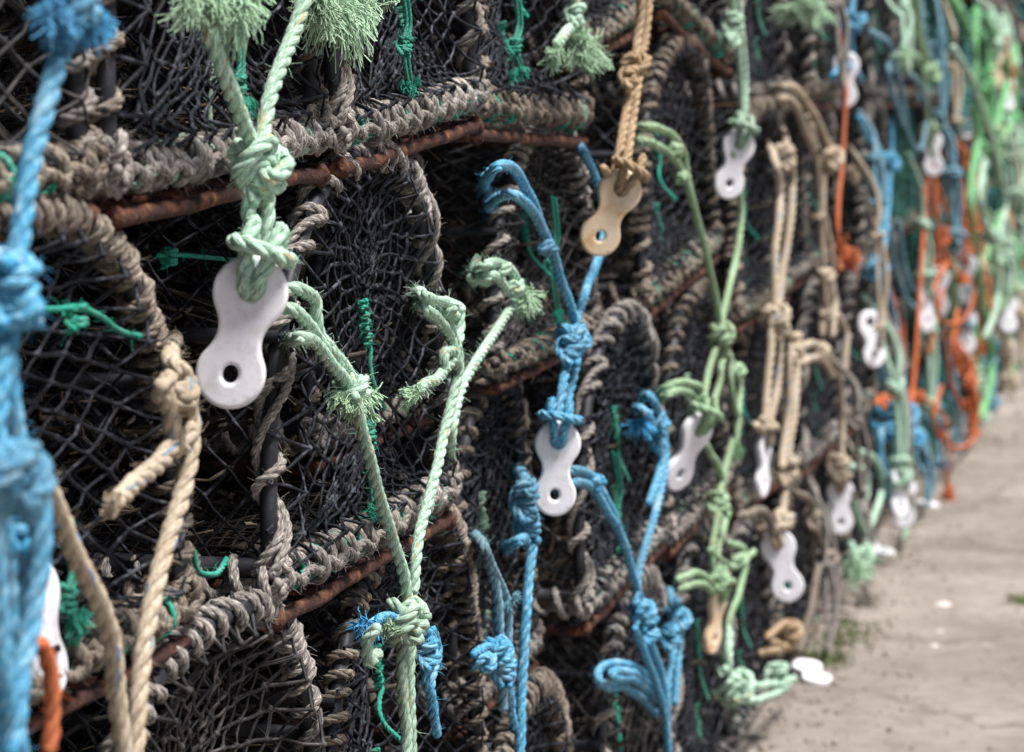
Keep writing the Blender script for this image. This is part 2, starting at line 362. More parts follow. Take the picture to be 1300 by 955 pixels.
def side_net(mb, r, M=27, K=19, sag=.05):
    P = {}
    for k in range(K):
        y = CL * k / (K - 1)
        for j in range(M):
            a = min(1, max(0, (j + .5 * (k % 2)) / (M - .5)))
            p = outline(np.array([a]))[0]
            s = 1 - sag * abs(math.sin(2 * math.pi * y / CL)) * (0.8 + rnd.random() * .25)
            c = np.array([CW / 2, 0, CH * .35]); p = c + (p - c) * s; p[1] = y
            P[(k, j)] = p + rng.normal(0, .0016, 3)
    A, B = diamond(P, K, M)
    net_mesh(mb, A, B, r, .0011, np.array([P[(k, j)] for k in range(K) for j in range(M)]))
def grid_sheet(mb, o, u, v, nu, nv, r):
    o, u, v = map(lambda q: np.asarray(q, float), (o, u, v)); A = []; B = []
    nn = np.cross(u, v); nn /= np.linalg.norm(nn)
    P = [[o + u * (i / nu) + v * (j / nv) + nn * (.008 * math.sin(i * .7 + j * .25) + .006 * math.sin(j * .5)) for j in range(nv + 1)] for i in range(nu + 1)]
    for i in range(nu + 1):
        for j in range(nv + 1):
            if i < nu: A.append(P[i][j]); B.append(P[i + 1][j])
            if j < nv: A.append(P[i][j]); B.append(P[i][j + 1])
    prisms(mb, A, B, r, 3)

def make_creel(v, detail=True):
    root = thing('lobster_creel', 'creel', 'creel')
    ropec, netc, tight, tie = v['rope'], v['net'], v['tight'], v['tie']
    f = MB()                                   # rusty steel base frame
    c = .006; R = .0068
    loop = [(0, -.004, -.014), (CW, -.004, -.014), (CW, CL, -.014), (0, CL, -.014)]
    for i in range(4):
        a = np.array(loop[i], float); b = np.array(loop[(i + 1) % 4], float); n = 28
        P = a + (b - a) * np.linspace(-.008, 1.008, n)[:, None] + rng.normal(0, .0011, (n, 3))
        sweep(f, smooth(P[::3], .02), R, 9)
    for x in (.16, .31, .46): sweep(f, np.linspace((x, 0, -.012), (x, CL, -.012), 12), .006, 7)
    blobs(f, [np.array(l) + rng.normal(0, .002, 3) for l in loop for _ in range(2)], .0095)
    build(f, 'base_frame', 'rust', root)
    w = MB()
    for k in range(9):
        y0 = .03 + k * (CL - .06) / 9; box(w, (.008, y0, -.004 + rnd.random() * .003), (CW - .008, y0 + .034 + rnd.random() * .01, .005))
    build(w, 'base_slat', 'wood', root)
    g = MB()
    grid_sheet(g, (.01, .02, .03), (CW - .02, 0, 0), (0, CL - .04, 0), 44, 52, .0013)
    grid_sheet(g, (.03, CL * .52, .03), (CW - .06, 0, 0), (.02, .05, CH * .8), 40, 24, .0013)
    grid_sheet(g, (.04, CL * .97, .03), (CW - .08, 0, 0), (0, -.02, CH * .75), 34, 20, .0016)
    build(g, 'fine_mesh_panel', 'fine_mesh', root)
    # black rail pipes along the base and a ridge rod
    p = MB()
    for x in (.0, CW): sweep(p, smooth([(x, -.01, .032), (x, CL / 2, .030), (x, CL + .01, .032)], .05), .009, 10)
    sweep(p, smooth([(-.01, .002, .022), (CW / 2, 0, .020), (CW + .01, .002, .022)], .03), .007, 10)
    sweep(p, smooth([(CW * .5, 0, CH - .012), (CW * .5, CL, CH - .014)], .05), .008, 10)
    for x, z in ((.03, CH * .6), (CW - .03, CH * .58)): sweep(p, smooth([(x, 0, z), (x, CL, z)], .05), .0065, 10)
    build(p, 'side_rail', 'pipe', root)
    for k, y in enumerate((0, CL / 2, CL)):
        h = MB(); O_ = outline(np.linspace(0, 1, 40)); O_[:, 1] = y + .004 * np.sin(np.linspace(0, 9, 40))
        sweep(h, smooth(O_, .012), .0085, 10); ho = build(h, 'hoop', 'pipe', root)
        l = MB()
        if k == 0:
            hx = helix(O_, .0122, tight, .6, ds=.0042, phase=v['ph']); rope(l, hx, .0053, ds=.0045, wob=.16, fuzz=420, sides=6)
            if v.get('second'):
                hx = helix(O_ + np.array([0, -.002, 0]), .0135, tight * 2.7, .6, ds=.0045, phase=2); rope(l, hx, .0048, ds=.0045, wob=.2, fuzz=300, sides=6)
        else:
            hx = helix(O_, .0125, .05, .3, ds=.007); rope(l, hx, .005, ds=.008, wob=.12, sides=5)
        build(l, 'lashing', ropec if k == 0 else 'brown', ho)
    l = MB()                                   # front rail: hitched rope coil
    P = smooth([(-.012, 0, .024), (CW * .3, -.002, .019), (CW * .7, -.002, .022), (CW + .012, 0, .024)], .02)
    rope(l, helix(P, .0135, .034, .8, ds=.0042), .0062, ds=.0042, wob=.25, fuzz=800, sides=7)
    hk = P + np.array([0, -.0155, -.004]) + np.stack([0 * P[:, 0], .003 * np.sin(P[:, 0] * 200), .006 * np.sin(P[:, 0] * 200 + 1)], 1); rope(l, hk, .0046, ds=.005, fuzz=500, sides=6)
    for x in (0, CW):
        Q = smooth([(x, -.012, .022), (x, CL * .5, .02), (x, CL, .022)], .02)
        rope(l, helix(Q, .0165, .03, .3, ds=.006), .0058, ds=.006, wob=.12, fuzz=120, sides=6)
    for x in (0, CW):                          # lumps of rope at the corners
        knot(l, (x + rnd.uniform(-.01, .01), -.004, .036), (rnd.uniform(-1, 1), .4, rnd.uniform(-.5, 1)), .0048, .95, fuzz=400)
    build(l, 'rail_lashing', v.get('railrope', ropec), root)
    for i in range(12):                        # twine ties on the rail, each its own part, and two gathering the end net
        l = MB(); x = .04 + (CW - .08) * (i + rnd.uniform(.1, .9)) / 12; P = [(x, 0, .020), (x + rnd.uniform(.006, .014), 0, .020)]
        rope(l, helix(P, rnd.uniform(.0125, .0175), .0068, .4, ds=.004), .0030, ds=.004, sides=5, fuzz=200)
        build(l, 'twine_tie', tie, root)
    gx = CW * v['g'][0]
    for a, b in ((.62, .5), (.32, .20)):
        P = [(gx, v['inw'] * .8, CH * a), (gx + .004, v['inw'] * .8 - .006, CH * b)]
        l = MB(); rope(l, np.vstack([helix(P, .0062, .0068, .6, ds=.004), smooth([P[1], (gx + rnd.uniform(-.02, .02), v['inw'] * .5, CH * b - .03), (gx + .005, .0, CH * b - .06)], .004)[2:]]), .0030, ds=.004, sides=5, fuzz=400)
        build(l, 'net_tie', tie, root)
    n = MB(); side_net(n, .0015, 25, 35, .03); build(n, 'side_netting', netc, root)
    n = MB(); end_net(n, -.006, v['inw'], .00155, v['n'] + 10, 11, v['g']); build(n, 'end_netting', netc, root)
    n = MB(); end_net(n, CL, -.12, .0022, 24, 6); build(n, 'back_netting', 'fine_mesh', root)
    n = MB()                                   # inner funnel of paler twine
    for k in range(14):
        a = 2 * math.pi * k / 14
        sweep(n, smooth([(CW / 2 + .22 * math.cos(a), .40 + .02 * math.sin(3 * a), CH * .45 + .13 * math.sin(a)), (CW / 2 + .13 * math.cos(a + .2), .25, CH * .45 + .085 * math.sin(a + .2)), (CW / 2 + .06 * math.cos(a + .4), .12, CH * .45 + .05 * math.sin(a + .4))], .03), .0019, 4)
    for q in range(5):
        f_ = q / 4; rr = .06 + .16 * f_; a = np.linspace(0, 2 * math.pi, 30)
        sweep(n, np.stack([CW / 2 + rr * np.cos(a), .12 + .28 * f_ + .006 * np.sin(6 * a), CH * .45 + rr * .6 * np.sin(a)], 1), .0019, 4)
    sweep(n, smooth([(CW * .5, 0, CH * .5), (CW * .42, .2, CH * .42), (CW * .5, .4, CH * .55), (CW * .45, CL, CH * .5)], .03), .003, 5)
    build(n, 'inner_funnel', 'inner_twine', root)
    return root
VAR = [
 dict(rope='grey', net='net', tight=.050, tie='teal', ph=.5, inw=.03, n=26, g=(.60, .46), railrope='grey', second=True),
 dict(rope='brown', net='net', tight=.021, tie='teal', ph=0, inw=.04, n=24, g=(.45, .5), railrope='brown'),
 dict(rope='grey', net='net_grey', tight=.030, tie='teal', ph=2, inw=.05, n=24, g=(.55, .4), railrope='brown', funnel='grey'),
 dict(rope='brown', net='net', tight=.040, tie='mint', ph=1, inw=.02, n=26, g=(.5, .55), railrope='grey'),
 dict(rope='dark_teal', net='net_green', tight=.019, tie='grass_green', ph=1, inw=.03, n=26, g=(.5, .5), railrope='brown', funnel='teal'),
]
PROTO = [make_creel(v) for v in VAR]; USED = [False] * 5
def copy_tree(o, parent=None, skip=()):
    c = o.copy(); COL.objects.link(c); c.parent = parent
    for ch in list(o.children):
        if ch.name.split('.')[0] in skip: continue
        copy_tree(ch, c, skip)
    return c
CREELS = []
def place_creel(YL, zL, YR, zR, t=0, H=.38, v=0, back=False, turn=0):
    a = W(YL, zL, t); b = W(YR, zR, t)
    skip = ('twine_tie', 'net_tie') if back or YL > 8 else ()
    r = PROTO[v] if not USED[v] and not back else copy_tree(PROTO[v], None, skip)
    if not back: USED[v] = True
    ux = b - a; L = np.linalg.norm(ux); ux /= L
    az = math.atan2(ux[1], ux[0]); roll = math.asin(ux[2])
    # local x -> ux ; local y -> into the stack (-N side); local z -> up
    r.rotation_mode = 'XYZ'
    r.rotation_euler = (0, -roll, az + turn)
    r.location = a; r.scale = (L / CW, rnd.uniform(.96, 1.04), H / CH)
    r['_Y'] = (YL + YR) / 2; r['_z'] = (zL + zR) / 2
    CREELS.append((r, (YL + YR) / 2, (zL + zR) / 2, back, v, t))
    return r
# local y must point into the stack: az direction U, +90deg gives (-.97,.23) = -N  (good)
near = [  # YL zL YR zR t H variant
 (1.50, 1.115, 2.12, 1.122, -.01, .40, 2), (2.15, 1.12, 2.66, 1.140, 0, .40, 3), (2.69, 1.143, 3.21, 1.178, .01, .40, 0),
 (3.26, 1.168, 3.83, 1.150, 0, .40, 1), (3.86, 1.24, 4.36, 1.31, -.03, .38, 1), (4.38, 1.335, 4.98, 1.25, .01, .38, 2),
 (1.66, .765, 2.33, .765, -.01, .35, 1), (2.53, .745, 3.13, .745, 0, .395, 0), (2.98, .82, 3.46, .82, -.10, .345, 3),
 (3.48, .85, 4.05, .86, -.03, .30, 2), (4.27, .875, 4.92, .93, 0, .385, 1),
 (1.45, .375, 2.05, .375, -.02, .38, 0), (2.10, .37, 2.73, .37, -.01, .385, 2), (2.77, .38, 3.36, .38, -.02, .37, 1), (3.40, .45, 3.80, .45, -.06, .395, 3),
 (3.84, .49, 4.40, .51, 0, .385, 0), (4.47, .49, 5.02, .51, 0, .375, 3),
 (1.5, .0, 2.1, .0, -.02, .36, 3), (2.15, .0, 2.75, .0, -.02, .36, 0), (2.8, .0, 3.35, .0, -.02, .37, 2), (3.38, .0, 3.88, .0, -.02, .44, 1),
 (3.95, .0, 4.5, .0, 0, .48, 2), (4.53, .0, 5.1, .0, 0, .48, 0),
]
for a in near: place_creel(*a)
tiers = [.0, .395, .79, 1.185, 1.58]
for k, z in enumerate(tiers):
    Y = 5.12 + (.28 if k % 2 else 0); first = True
    while Y < 16.8:
        w = .60 * rnd.uniform(.95, 1.05); vv = rnd.choice([0, 1, 2, 3]) if Y < 8 else rnd.choice([0, 2, 3, 4, 4])
        place_creel(Y, z + rnd.uniform(-.004, .012), Y + w, z + rnd.uniform(-.004, .012), rnd.uniform(-.05, .02), .385, vv)
        Y += w + rnd.uniform(.015, .05)
for Y, z in ((1.5, 1.53), (2.15, 1.55), (2.8, 1.59), (3.4, 1.58), (4.02, 1.72), (4.6, 1.74)): place_creel(Y, z, Y + .58, z + .01, 0, .38, 0)  # tier out of view, continuing the pile; added to shade the near creels below
# the second file of creels, seen through the netting of the first
for k, z in enumerate([.0, .39, .78, 1.17, 1.56]):
    Y = 1.2 + .3 * (k % 2)
    while Y < 8:
        place_creel(Y, z, Y + .60, z, -.86, .385, rnd.choice([1, 2, 3]), back=True); Y += .64

# ---------------------------------------------------------------- plastic clips (dumb-bell shaped)
def clip_mesh(mat):
    cu = bpy.data.curves.new('clip', 'CURVE'); cu.dimensions = '2D'; cu.fill_mode = 'BOTH'
    cu.extrude = .0025; cu.bevel_depth = .0036; cu.bevel_resolution = 4
    def spl(P):
        s = cu.splines.new('POLY'); s.points.add(len(P) - 1); s.use_cyclic_u = True
        for i, (x, y) in enumerate(P): s.points[i].co = (x, y, 0, 1)
    R1, R2, c1, c2, nk = .0245, .0225, .031, -.031, .0135
    P = []
    for a in np.linspace(-35, 215, 40): P.append((R1 * math.cos(math.radians(a)), c1 + R1 * math.sin(math.radians(a))))
    y0 = c1 + R1 * math.sin(math.radians(215)); x0 = R1 * math.cos(math.radians(215))
    y1 = c2 + R2 * math.sin(math.radians(145)); x1 = R2 * math.cos(math.radians(145))
    for f in np.linspace(0, 1, 14)[1:-1]:
        P.append((x0 + (x1 - x0) * f + (1 - (2 * f - 1) ** 2) * (-nk - (x0 + x1) / 2), y0 + (y1 - y0) * f))
    for a in np.linspace(145, 395, 40): P.append((R2 * math.cos(math.radians(a)), c2 + R2 * math.sin(math.radians(a))))
    for f in np.linspace(0, 1, 14)[1:-1]:
        P.append((-x1 + (-x0 + x1) * f + (1 - (2 * f - 1) ** 2) * (nk - (-x0 - x1) / 2), y1 + (y0 - y1) * f))
    spl(P)
    spl([(.0125 * math.cos(a), c1 + .004 + .0135 * math.sin(a)) for a in np.linspace(0, 2 * math.pi, 28, endpoint=False)])
    spl([(.0095 * math.cos(a), c2 + .0105 * math.sin(a)) for a in np.linspace(0, 2 * math.pi, 28, endpoint=False)])
    o = bpy.data.objects.new('clip_tmp', cu); COL.objects.link(o)
    bpy.context.view_layer.update()
    me = bpy.data.meshes.new_from_object(o.evaluated_get(bpy.context.evaluated_depsgraph_get()))
    bpy.data.objects.remove(o)
    me.materials.clear(); me.materials.append(MATS[mat])
    for p in me.polygons: p.use_smooth = abs(p.normal.z) < .98
    me.name = 'plastic_clip'; return me
CLIP = {m: clip_mesh(m) for m in ('white_plastic', 'cream_plastic')}
from mathutils import Matrix
CAM = np.array([0, 0, CAMH])
def clip(top, bot, yaw=0, mat='white_plastic', label='', scale=1.0, t=.05, group='plastic clips on the creel ropes', rope_=None, low=False):
    if len(top) == 2:
        c = at((top[0] + bot[0]) / 2, (top[1] + bot[1]) / 2, t); y = np.array([top[0] - bot[0], 0, bot[1] - top[1]], float)
    else: c = (np.asarray(top, float) + np.asarray(bot, float)) / 2; y = np.asarray(top, float) - np.asarray(bot, float)
    y /= np.linalg.norm(y)
    z = CAM - c; z -= y * z.dot(y); z /= np.linalg.norm(z)
    M = Matrix(np.column_stack([np.cross(y, z), y, z]).tolist()) @ Matrix.Rotation(math.radians(yaw), 3, 'Y')
    o = link('plastic_clip', CLIP[mat]); o.rotation_euler = M.to_euler(); o.location = c; o.scale = (scale,) * 3
    o['label'] = label; o['category'] = 'plastic clip'; o['group'] = group
    if rope_:                                  # bight of the carrying rope through the upper hole
        root, rm, dia = rope_; r = dia / 2000; Mn = np.array(M) * scale; o0 = np.array(root.location)
        k = dict(fuzz=0 if low else 300, ds=.010 if low else None, sides=5 if low else 7, wob=.05)
        g = (lambda P: [c + Mn @ np.array(p) for p in P]); m = MB()
        for sx in (-1, 1):
            rope(m, g([(sx * .010, .082, -.002), (sx * .010, .068, .008), (sx * .0075, .054, .0125), (sx * .005, .040, .0125), (sx * .003, .031, .004), (sx * .003, .029, -.010)]), r, **k)
            rope(m, g([(sx * .004, .029, -.010), (sx * .007, .045, -.014), (sx * .012, .062, -.011), (sx * .012, .08, -.004)]), r, **k)
        rope(m, g([(-.020, .064, -.008), (-.022, .066, .008), (-.008, .067, .020), (.008, .065, .020), (.022, .062, .008), (.021, .060, -.008), (.0, .060, -.02)]), r, **k)
        build(m, 'bight', rm, root, o0)
    return o

# ---------------------------------------------------------------- hanging ropes
ROPES = []
def hang(label, mat, dia, strands, knots=(), frays=(), fuzz=380, t=.04, name='hanging_rope', cat='rope', ds=None, sides=7, group=None, w3=False, coils=()):
    """strands: lists of (px,py[,t]) ; knots (px,py,size,kind[,t]) ; frays (px,py,dx,dy,n,len) ; w3: points already in world"""
    P3 = (lambda q: np.asarray(q, float)) if w3 else (lambda q: at(q[0], q[1], q[2] if len(q) > 2 else t))
    o0 = P3(strands[0][0]); root = thing(name, label, cat, o0, group)
    r = dia / 2000.0
    for s in strands:
        m = MB(); rope(m, [P3(q) for q in s], r, fuzz=fuzz, ds=ds, sides=sides); build(m, 'strand', mat, root, o0)
    for k in knots:
        m = MB(); c = P3(k[:3]) if w3 else at(k[0], k[1], (k[4] if len(k) > 4 else t) + .004); sz, kd = (k[3], k[4]) if w3 else (k[2], k[3])
        knot(m, c, (.15 * rnd.uniform(-1, 1), rnd.uniform(-.2, .2), 1), r, sz, fuzz=fuzz * 1.3, kind=kd, ds=ds, sides=sides)
        if kd == 0 and sz > .95 and ds is None: knot(m, c + np.array([0, 0, -r * 1.6]), (.5 * rnd.uniform(-1, 1), .5, .8), r * .95, sz * .8, fuzz=fuzz, sides=sides)
        build(m, 'knot', mat, root, o0)
    for f in frays:
        m = MB(); c = P3(f[:3]) if w3 else at(f[0], f[1], t + .005); fs = .33 if (not w3 and f[3] > 1.1) else .55
        d = np.array(f[3:6]) if w3 else np.array([f[2], -.25, -f[3]])
        n_, L_ = (f[6], f[7]) if w3 else (f[4], f[5])
        fray(m, c, d, n_, L_, spread=fs, w=.00075 if ds is None else .0016, seg=6 if ds is None else 4)
        build(m, 'frayed_end', mat + '_fray', root, o0)
    for c in coils:      # turns of the same rope round a hoop : (pts, R, pitch)
        m = MB(); rope(m, helix([P3(q) for q in c[0]], c[1], c[2], .25, ds=.0045), r, fuzz=fuzz, ds=ds); build(m, 'coil', mat, root, o0)
    ROPES.append(root); return root
H = hang
# left foreground
H('thick blue rope with a frayed blue top, hanging from the upper left corner', 'blue', 15, [[(92, -20), (88, 30), (60, 120), (36, 230), (20, 340), (14, 390)], [(14, 390), (10, 470), (22, 560), (44, 640), (36, 740), (22, 880), (18, 990)], [(20, 380), (0, 470), (-8, 580), (4, 700), (8, 860), (4, 980)], [(48, 600), (20, 640), (-20, 655)]],
  knots=[(90, 8, .8, 0), (18, 368, .8, 1), (20, 388, .7, 0), (30, 655, .8, 1)], frays=[(84, 22, -.4, 1.2, 200, .018), (72, 8, -.8, 1.2, 130, .022), (104, 14, .7, 1.2, 170, .024), (116, 30, .9, 1.5, 70, .018), (90, -10, 0, 1.2, 130, .03)], t=.10)
H('two blue strands hanging side by side at the lower left edge', 'blue', 15, [[(52, 610), (50, 700), (38, 800), (20, 880), (10, 980)], [(-12, 640), (-4, 760), (0, 850), (30, 980)]], knots=[(10, 600, 1.0, 0)], t=.13)
H('weathered pale rope slanting down behind the blue strands, lower left', 'beige', 15, [[(38, 580), (66, 640), (100, 715), (130, 780), (150, 870), (158, 980)]], t=.06)
H('beige rope with blue flecks knotted round the hoop at left, tail sticking left', 'beige', 15.5, [[(236, 500), (244, 540), (232, 620), (212, 690), (192, 770), (178, 860), (168, 980)], [(222, 425, -.12), (214, 448, .0), (222, 464), (234, 476), (246, 500), (228, 520), (205, 500), (214, 478)], [(206, 490), (216, 530), (222, 570), (236, 560), (246, 520)], [(226, 550), (206, 584), (176, 610), (143, 640)]], knots=[(226, 505, .6, 0)], frays=[(146, 636, -1, 1.2, 60, .012)], t=.05)
H('short orange rope end at the lower left corner', 'orange', 12, [[(52, 815), (62, 850), (66, 900), (60, 980)]], t=.10)
clip((52, 768), (60, 832), 62, 'white_plastic', 'white plastic clip seen edge-on beside the blue ropes, lower left corner', t=.0, scale=.85)
# the green rope with the big white clip
GREEN = H('mint green rope joined in a fist-sized knot above the large white clip', 'mint', 14.5, [[(392, -20), (378, 30), (356, 85), (342, 130), (330, 190)], [(262, -10), (266, 40), (284, 95), (303, 140), (322, 190)], [(320, 225), (317, 270), (322, 318)], [(337, 225), (338, 270), (334, 318)]],
   knots=[(328, 206, 1.1, 0), (330, 224, .8, 1)], t=.05)
H('fluffy frayed green rope end hanging beside the mint rope, top left', 'mint', 13, [[(246, -30), (262, -5), (285, 5)]], frays=[(266, -8, 0, 1.8, 220, .032), (292, -6, .1, 2.2, 200, .05), (244, -10, -.3, 1.4, 120, .03), (306, -10, .4, 2, 90, .035)], t=.055)
H('big frayed tuft of green rope hanging over the top edge left of centre', 'mint', 13, [[(400, -30), (430, -12), (480, -20)]], frays=[(402, -14, -.2, 2, 200, .055), (420, -12, 0, 2.4, 220, .06), (438, -12, 0, 2.4, 240, .055), (456, -14, .1, 2, 200, .045), (488, -18, .3, 1.6, 120, .03)], t=.03)
clip((318, 372), (293, 474), -4, 'white_plastic', 'large sharp white plastic clip hanging from the mint green knot', rope_=(GREEN, 'mint', 14.5), scale=1.09, t=.048)
# plaited green rope right of the clip, going down to the V knot
H('plaited mint rope leaving the white clip and ending in a frayed stub', 'mint', 12.5, [[(330, 366, -.01), (352, 368, .02), (378, 366), (402, 384), (404, 420), (424, 450), (436, 480), (452, 498)], [(330, 380, -.01), (352, 388, .02), (372, 392), (396, 416), (412, 440), (440, 470), (450, 498)], [(362, 436, -.14), (372, 430), (396, 432), (418, 462), (444, 488)]], knots=[(448, 492, .8, 0)], frays=[(450, 505, -.3, 1, 230, .022), (460, 500, 1, .5, 200, .02), (440, 505, -1, .6, 160, .02)], t=.035)
H('mint rope forming the left arm of the V above the lower green knot', 'mint', 12.5, [[(452, 505), (460, 550), (478, 620), (500, 685), (514, 735), (518, 775)], [(512, 790), (510, 850), (514, 930), (512, 990)], [(524, 790), (520, 850), (520, 930), (522, 990)], [(478, 800, .06), (464, 815, .05), (470, 840), (480, 830)]], knots=[(516, 782, 1.05, 0), (514, 800, .9, 0)], frays=[(500, 792, -1, .3, 120, .02)], t=.05)
H('mint rope forming the right arm of the V with a knot round the hoop', 'mint', 12.5, [[(566, 400), (580, 450), (577, 490), (562, 560), (545, 630), (528, 700), (522, 770)], [(528, 372, -.16), (532, 372), (552, 382), (572, 386), (584, 402), (578, 440), (562, 450), (566, 480)], [(528, 382, -.16), (534, 388), (556, 408), (572, 428), (580, 470), (566, 474, .0), (572, 490, -.12)], [(576, 455), (560, 475), (540, 488), (528, 502)]], knots=[(572, 392, .6, 0)], frays=[(529, 500, -1, .6, 130, .018)], t=.042)
H('mint rope running steeply down from a tasselled knot behind the V', 'mint', 12, [[(652, 385), (630, 420), (604, 458), (584, 500), (572, 560), (570, 600, -.02), (568, 650, -.14)], [(590, 352, -.16), (610, 340), (634, 334), (652, 350), (657, 372), (650, 392)], [(590, 362, -.16), (612, 352), (632, 352), (646, 372)]], knots=[(636, 342, .55, 0), (652, 366, .6, 0)], frays=[(660, 378, 1, .3, 260, .03)], t=.02)
H('twisted green rope stub on the dark hoop left of the tasselled knot', 'mint', 11, [[(606, 328), (600, 345), (608, 356)], [(596, 352), (618, 360)]], t=.0, knots=[(610, 346, .7, 0)])
H('blue rope wound behind the lower green knot', 'blue', 10.5, [[(470, 795), (486, 784), (505, 786)], [(535, 800), (548, 810), (550, 840), (540, 860), (552, 900)], [(548, 800), (556, 830), (546, 870), (556, 940)]], knots=[(545, 830, .8, 1)], frays=[(472, 800, -1, .6, 100, .02)], t=.045)
# upper net twines
def twine(label, pts, t=.02, mat='teal'): H(label, mat, 5, [pts, [(p[0] + 5, p[1] + 2) for p in pts]], knots=[(pts[len(pts) // 2][0] + 2, pts[len(pts) // 2][1], 1.2, 1)], frays=[(pts[-1][0], pts[-1][1], .3, 1, 70, .016)], t=t, name='twine_tie', cat='twine', fuzz=200)
twine('teal twine tied vertically in the top net right of the big tuft', [(510, -20), (516, 30), (512, 60), (518, 108)])
twine('teal twine binding at the top, left of the pale green tassel', [(652, -20), (657, 30), (652, 60), (660, 88)], .03)
twine('teal twine binding under the frayed mint stub in the central net', [(462, 505), (470, 530), (466, 552), (472, 640)], .015)
twine('teal twine hanging beside the fluffy green end, top left', [(300, 40), (304, 80), (300, 110), (306, 130)], .01)
twine('teal twine on the left creel seen through its net', [(85, 660), (92, 720), (84, 760), (96, 790)], .0)
twine('teal twine in the net above the blue V knot', [(700, 250), (704, 300), (698, 340), (706, 400)], -.02)
twine('green twine strung down beside the blue rope right of the white clip', [(778, 575), (784, 620), (780, 650), (790, 690)], .0)
H('dark green cord looping across the left creel net', 'teal', 5, [[(35, 395), (90, 392), (125, 400), (150, 420), (180, 428)]], knots=[(98, 404, 1.3, 1)], t=.0, name='twine_tie', cat='twine', fuzz=120)
H('thin teal cord lying along the dark rod left of the big clip', 'teal', 4.5, [[(200, 325), (235, 324), (270, 328), (300, 330)]], knots=[(215, 328, 1.3, 1)], t=-.08, name='twine_tie', cat='twine', fuzz=120)
H('teal twine sagging under the corner of the central creel', 'teal', 5.5, [[(246, 700), (252, 726), (275, 728), (290, 705)]], t=-.03, name='twine_tie', cat='twine', fuzz=200)
# pale green tassel, beige rope with cream clip
H('pale green rope end with a split tassel hanging at the top centre', 'mint', 15, [[(726, -30), (730, 10), (737, 40)], [(732, 30), (716, 45), (706, 62)], [(737, 40), (752, 60), (764, 76)]], frays=[(733, 48, 0, 1, 300, .045), (706, 60, -.4, 1, 130, .03), (762, 74, .5, 1, 130, .03), (742, 48, .2, 1, 200, .045)], knots=[(732, 20, .55, 1)], t=.05)
H('doubled tan rope with a small knot holding the cream clip', 'tan', 13, [[(812, -30), (812, 30), (806, 80)], [(824, -30), (820, 40), (810, 80)], [(804, 95), (792, 160), (780, 225)], [(812, 95), (802, 160), (792, 225)], [(766, 214), (774, 222), (790, 220), (804, 216)]], knots=[(806, 82, .9, 0), (800, 100, .6, 1)], t=.085)
clip((785, 246), (763, 296), 12, 'cream_plastic', 'yellowed cream plastic clip hanging from the doubled tan rope', rope_=(ROPES[-1], 'tan', 12), t=.085, scale=1.0)
# blue V and clip
H('blue rope V with two arms meeting in a knot above the second white clip', 'blue', 13, [[(622, 262, -.22), (614, 238, -.05), (624, 218), (650, 214), (672, 250), (700, 320), (722, 380), (730, 415)], [(628, 282, -.22), (620, 262, -.03), (650, 246), (680, 275), (706, 335)], [(724, 196, -.18), (735, 185, .0), (752, 215, .01), (768, 270, .015), (762, 320, .02), (744, 365, .035), (730, 415)], [(724, 440), (714, 490), (706, 545)], [(734, 440), (726, 490), (716, 545)]], knots=[(728, 428, 1.05, 0), (724, 446, .8, 1), (694, 315, .5, 0)], t=.045, fuzz=200)
clip((708, 563), (704, 628), 4, 'white_plastic', 'white plastic clip hanging below the blue V rope in the middle', rope_=(ROPES[-1], 'blue', 12), t=.05)
H('thin blue rope hanging straight down with a chain knot at its top', 'blue', 14, [[(652, 596, -.15), (664, 604, .01), (672, 640), (676, 690), (668, 760), (662, 880), (658, 990)], [(640, 698, -.1), (652, 690), (668, 682)]], knots=[(668, 640, .8, 1), (672, 668, .75, 1), (666, 620, .6, 0)], t=.03, fuzz=200)
H('blue rope arm crossing from the second white clip to a low double knot', 'blue', 13, [[(706, 600, 0), (724, 598), (752, 606), (772, 640), (792, 690), (806, 740), (818, 790)], [(706, 620, 0), (722, 616), (746, 616), (766, 640), (780, 665)], [(806, 800), (826, 850), (842, 900), (850, 980)], [(818, 800), (838, 850), (848, 920)]], knots=[(814, 775, .9, 0), (824, 800, .85, 1), (754, 612, .6, 0)], t=.045, fuzz=200)
H('doubled blue rope descending from the hoop to the low double knot', 'blue', 13, [[(806, 524, -.18), (822, 503), (842, 540), (846, 580), (832, 650), (812, 720), (806, 770)], [(800, 534, -.18), (812, 518), (832, 545), (838, 590), (824, 640)]], knots=[(832, 535, .9, 0), (836, 560, .7, 1)], frays=[(812, 540, -1, .4, 100, .03)], t=.045, fuzz=150)
H('pair of faded blue ropes hanging below the central creel, left of the chain knot', 'steel_blue', 13, [[(598, 676, -.16), (608, 685, .01), (622, 715), (640, 760), (645, 820)], [(602, 684, -.16), (613, 696, .01), (628, 740), (634, 800), (640, 900)]], t=.03, frays=[(645, 762, 1, .6, 60, .02)], fuzz=200)
H('bright blue rope lumps knotted low beside the straight blue rope', 'blue', 11, [[(602, 830), (622, 822), (640, 840), (650, 900)], [(625, 815), (640, 850), (655, 930)]], knots=[(632, 825, 1.0, 0), (640, 850, 1.0, 1), (612, 840, .8, 0)], t=.03, fuzz=200)
H('coil of blue rope lashed round a hoop at the bottom centre', 'blue', 13, [[(832, 905, .01), (800, 876, .01), (768, 872), (758, 856), (776, 842), (806, 848), (836, 872)], [(836, 890, .02), (806, 864, .03), (778, 862, .05), (780, 852, .05), (810, 858), (838, 884)]], t=.03, fuzz=150)
H('knotted blue rope hanging in front of the low hoop, right of the double knot', 'blue', 13, [[(838, 748, -.15), (852, 755, .01), (858, 800), (848, 870), (846, 990)], [(842, 760, -.15), (862, 768, .02), (862, 830), (856, 900)]], knots=[(858, 785, 1.0, 0), (852, 810, .8, 1)], t=.03, fuzz=100)
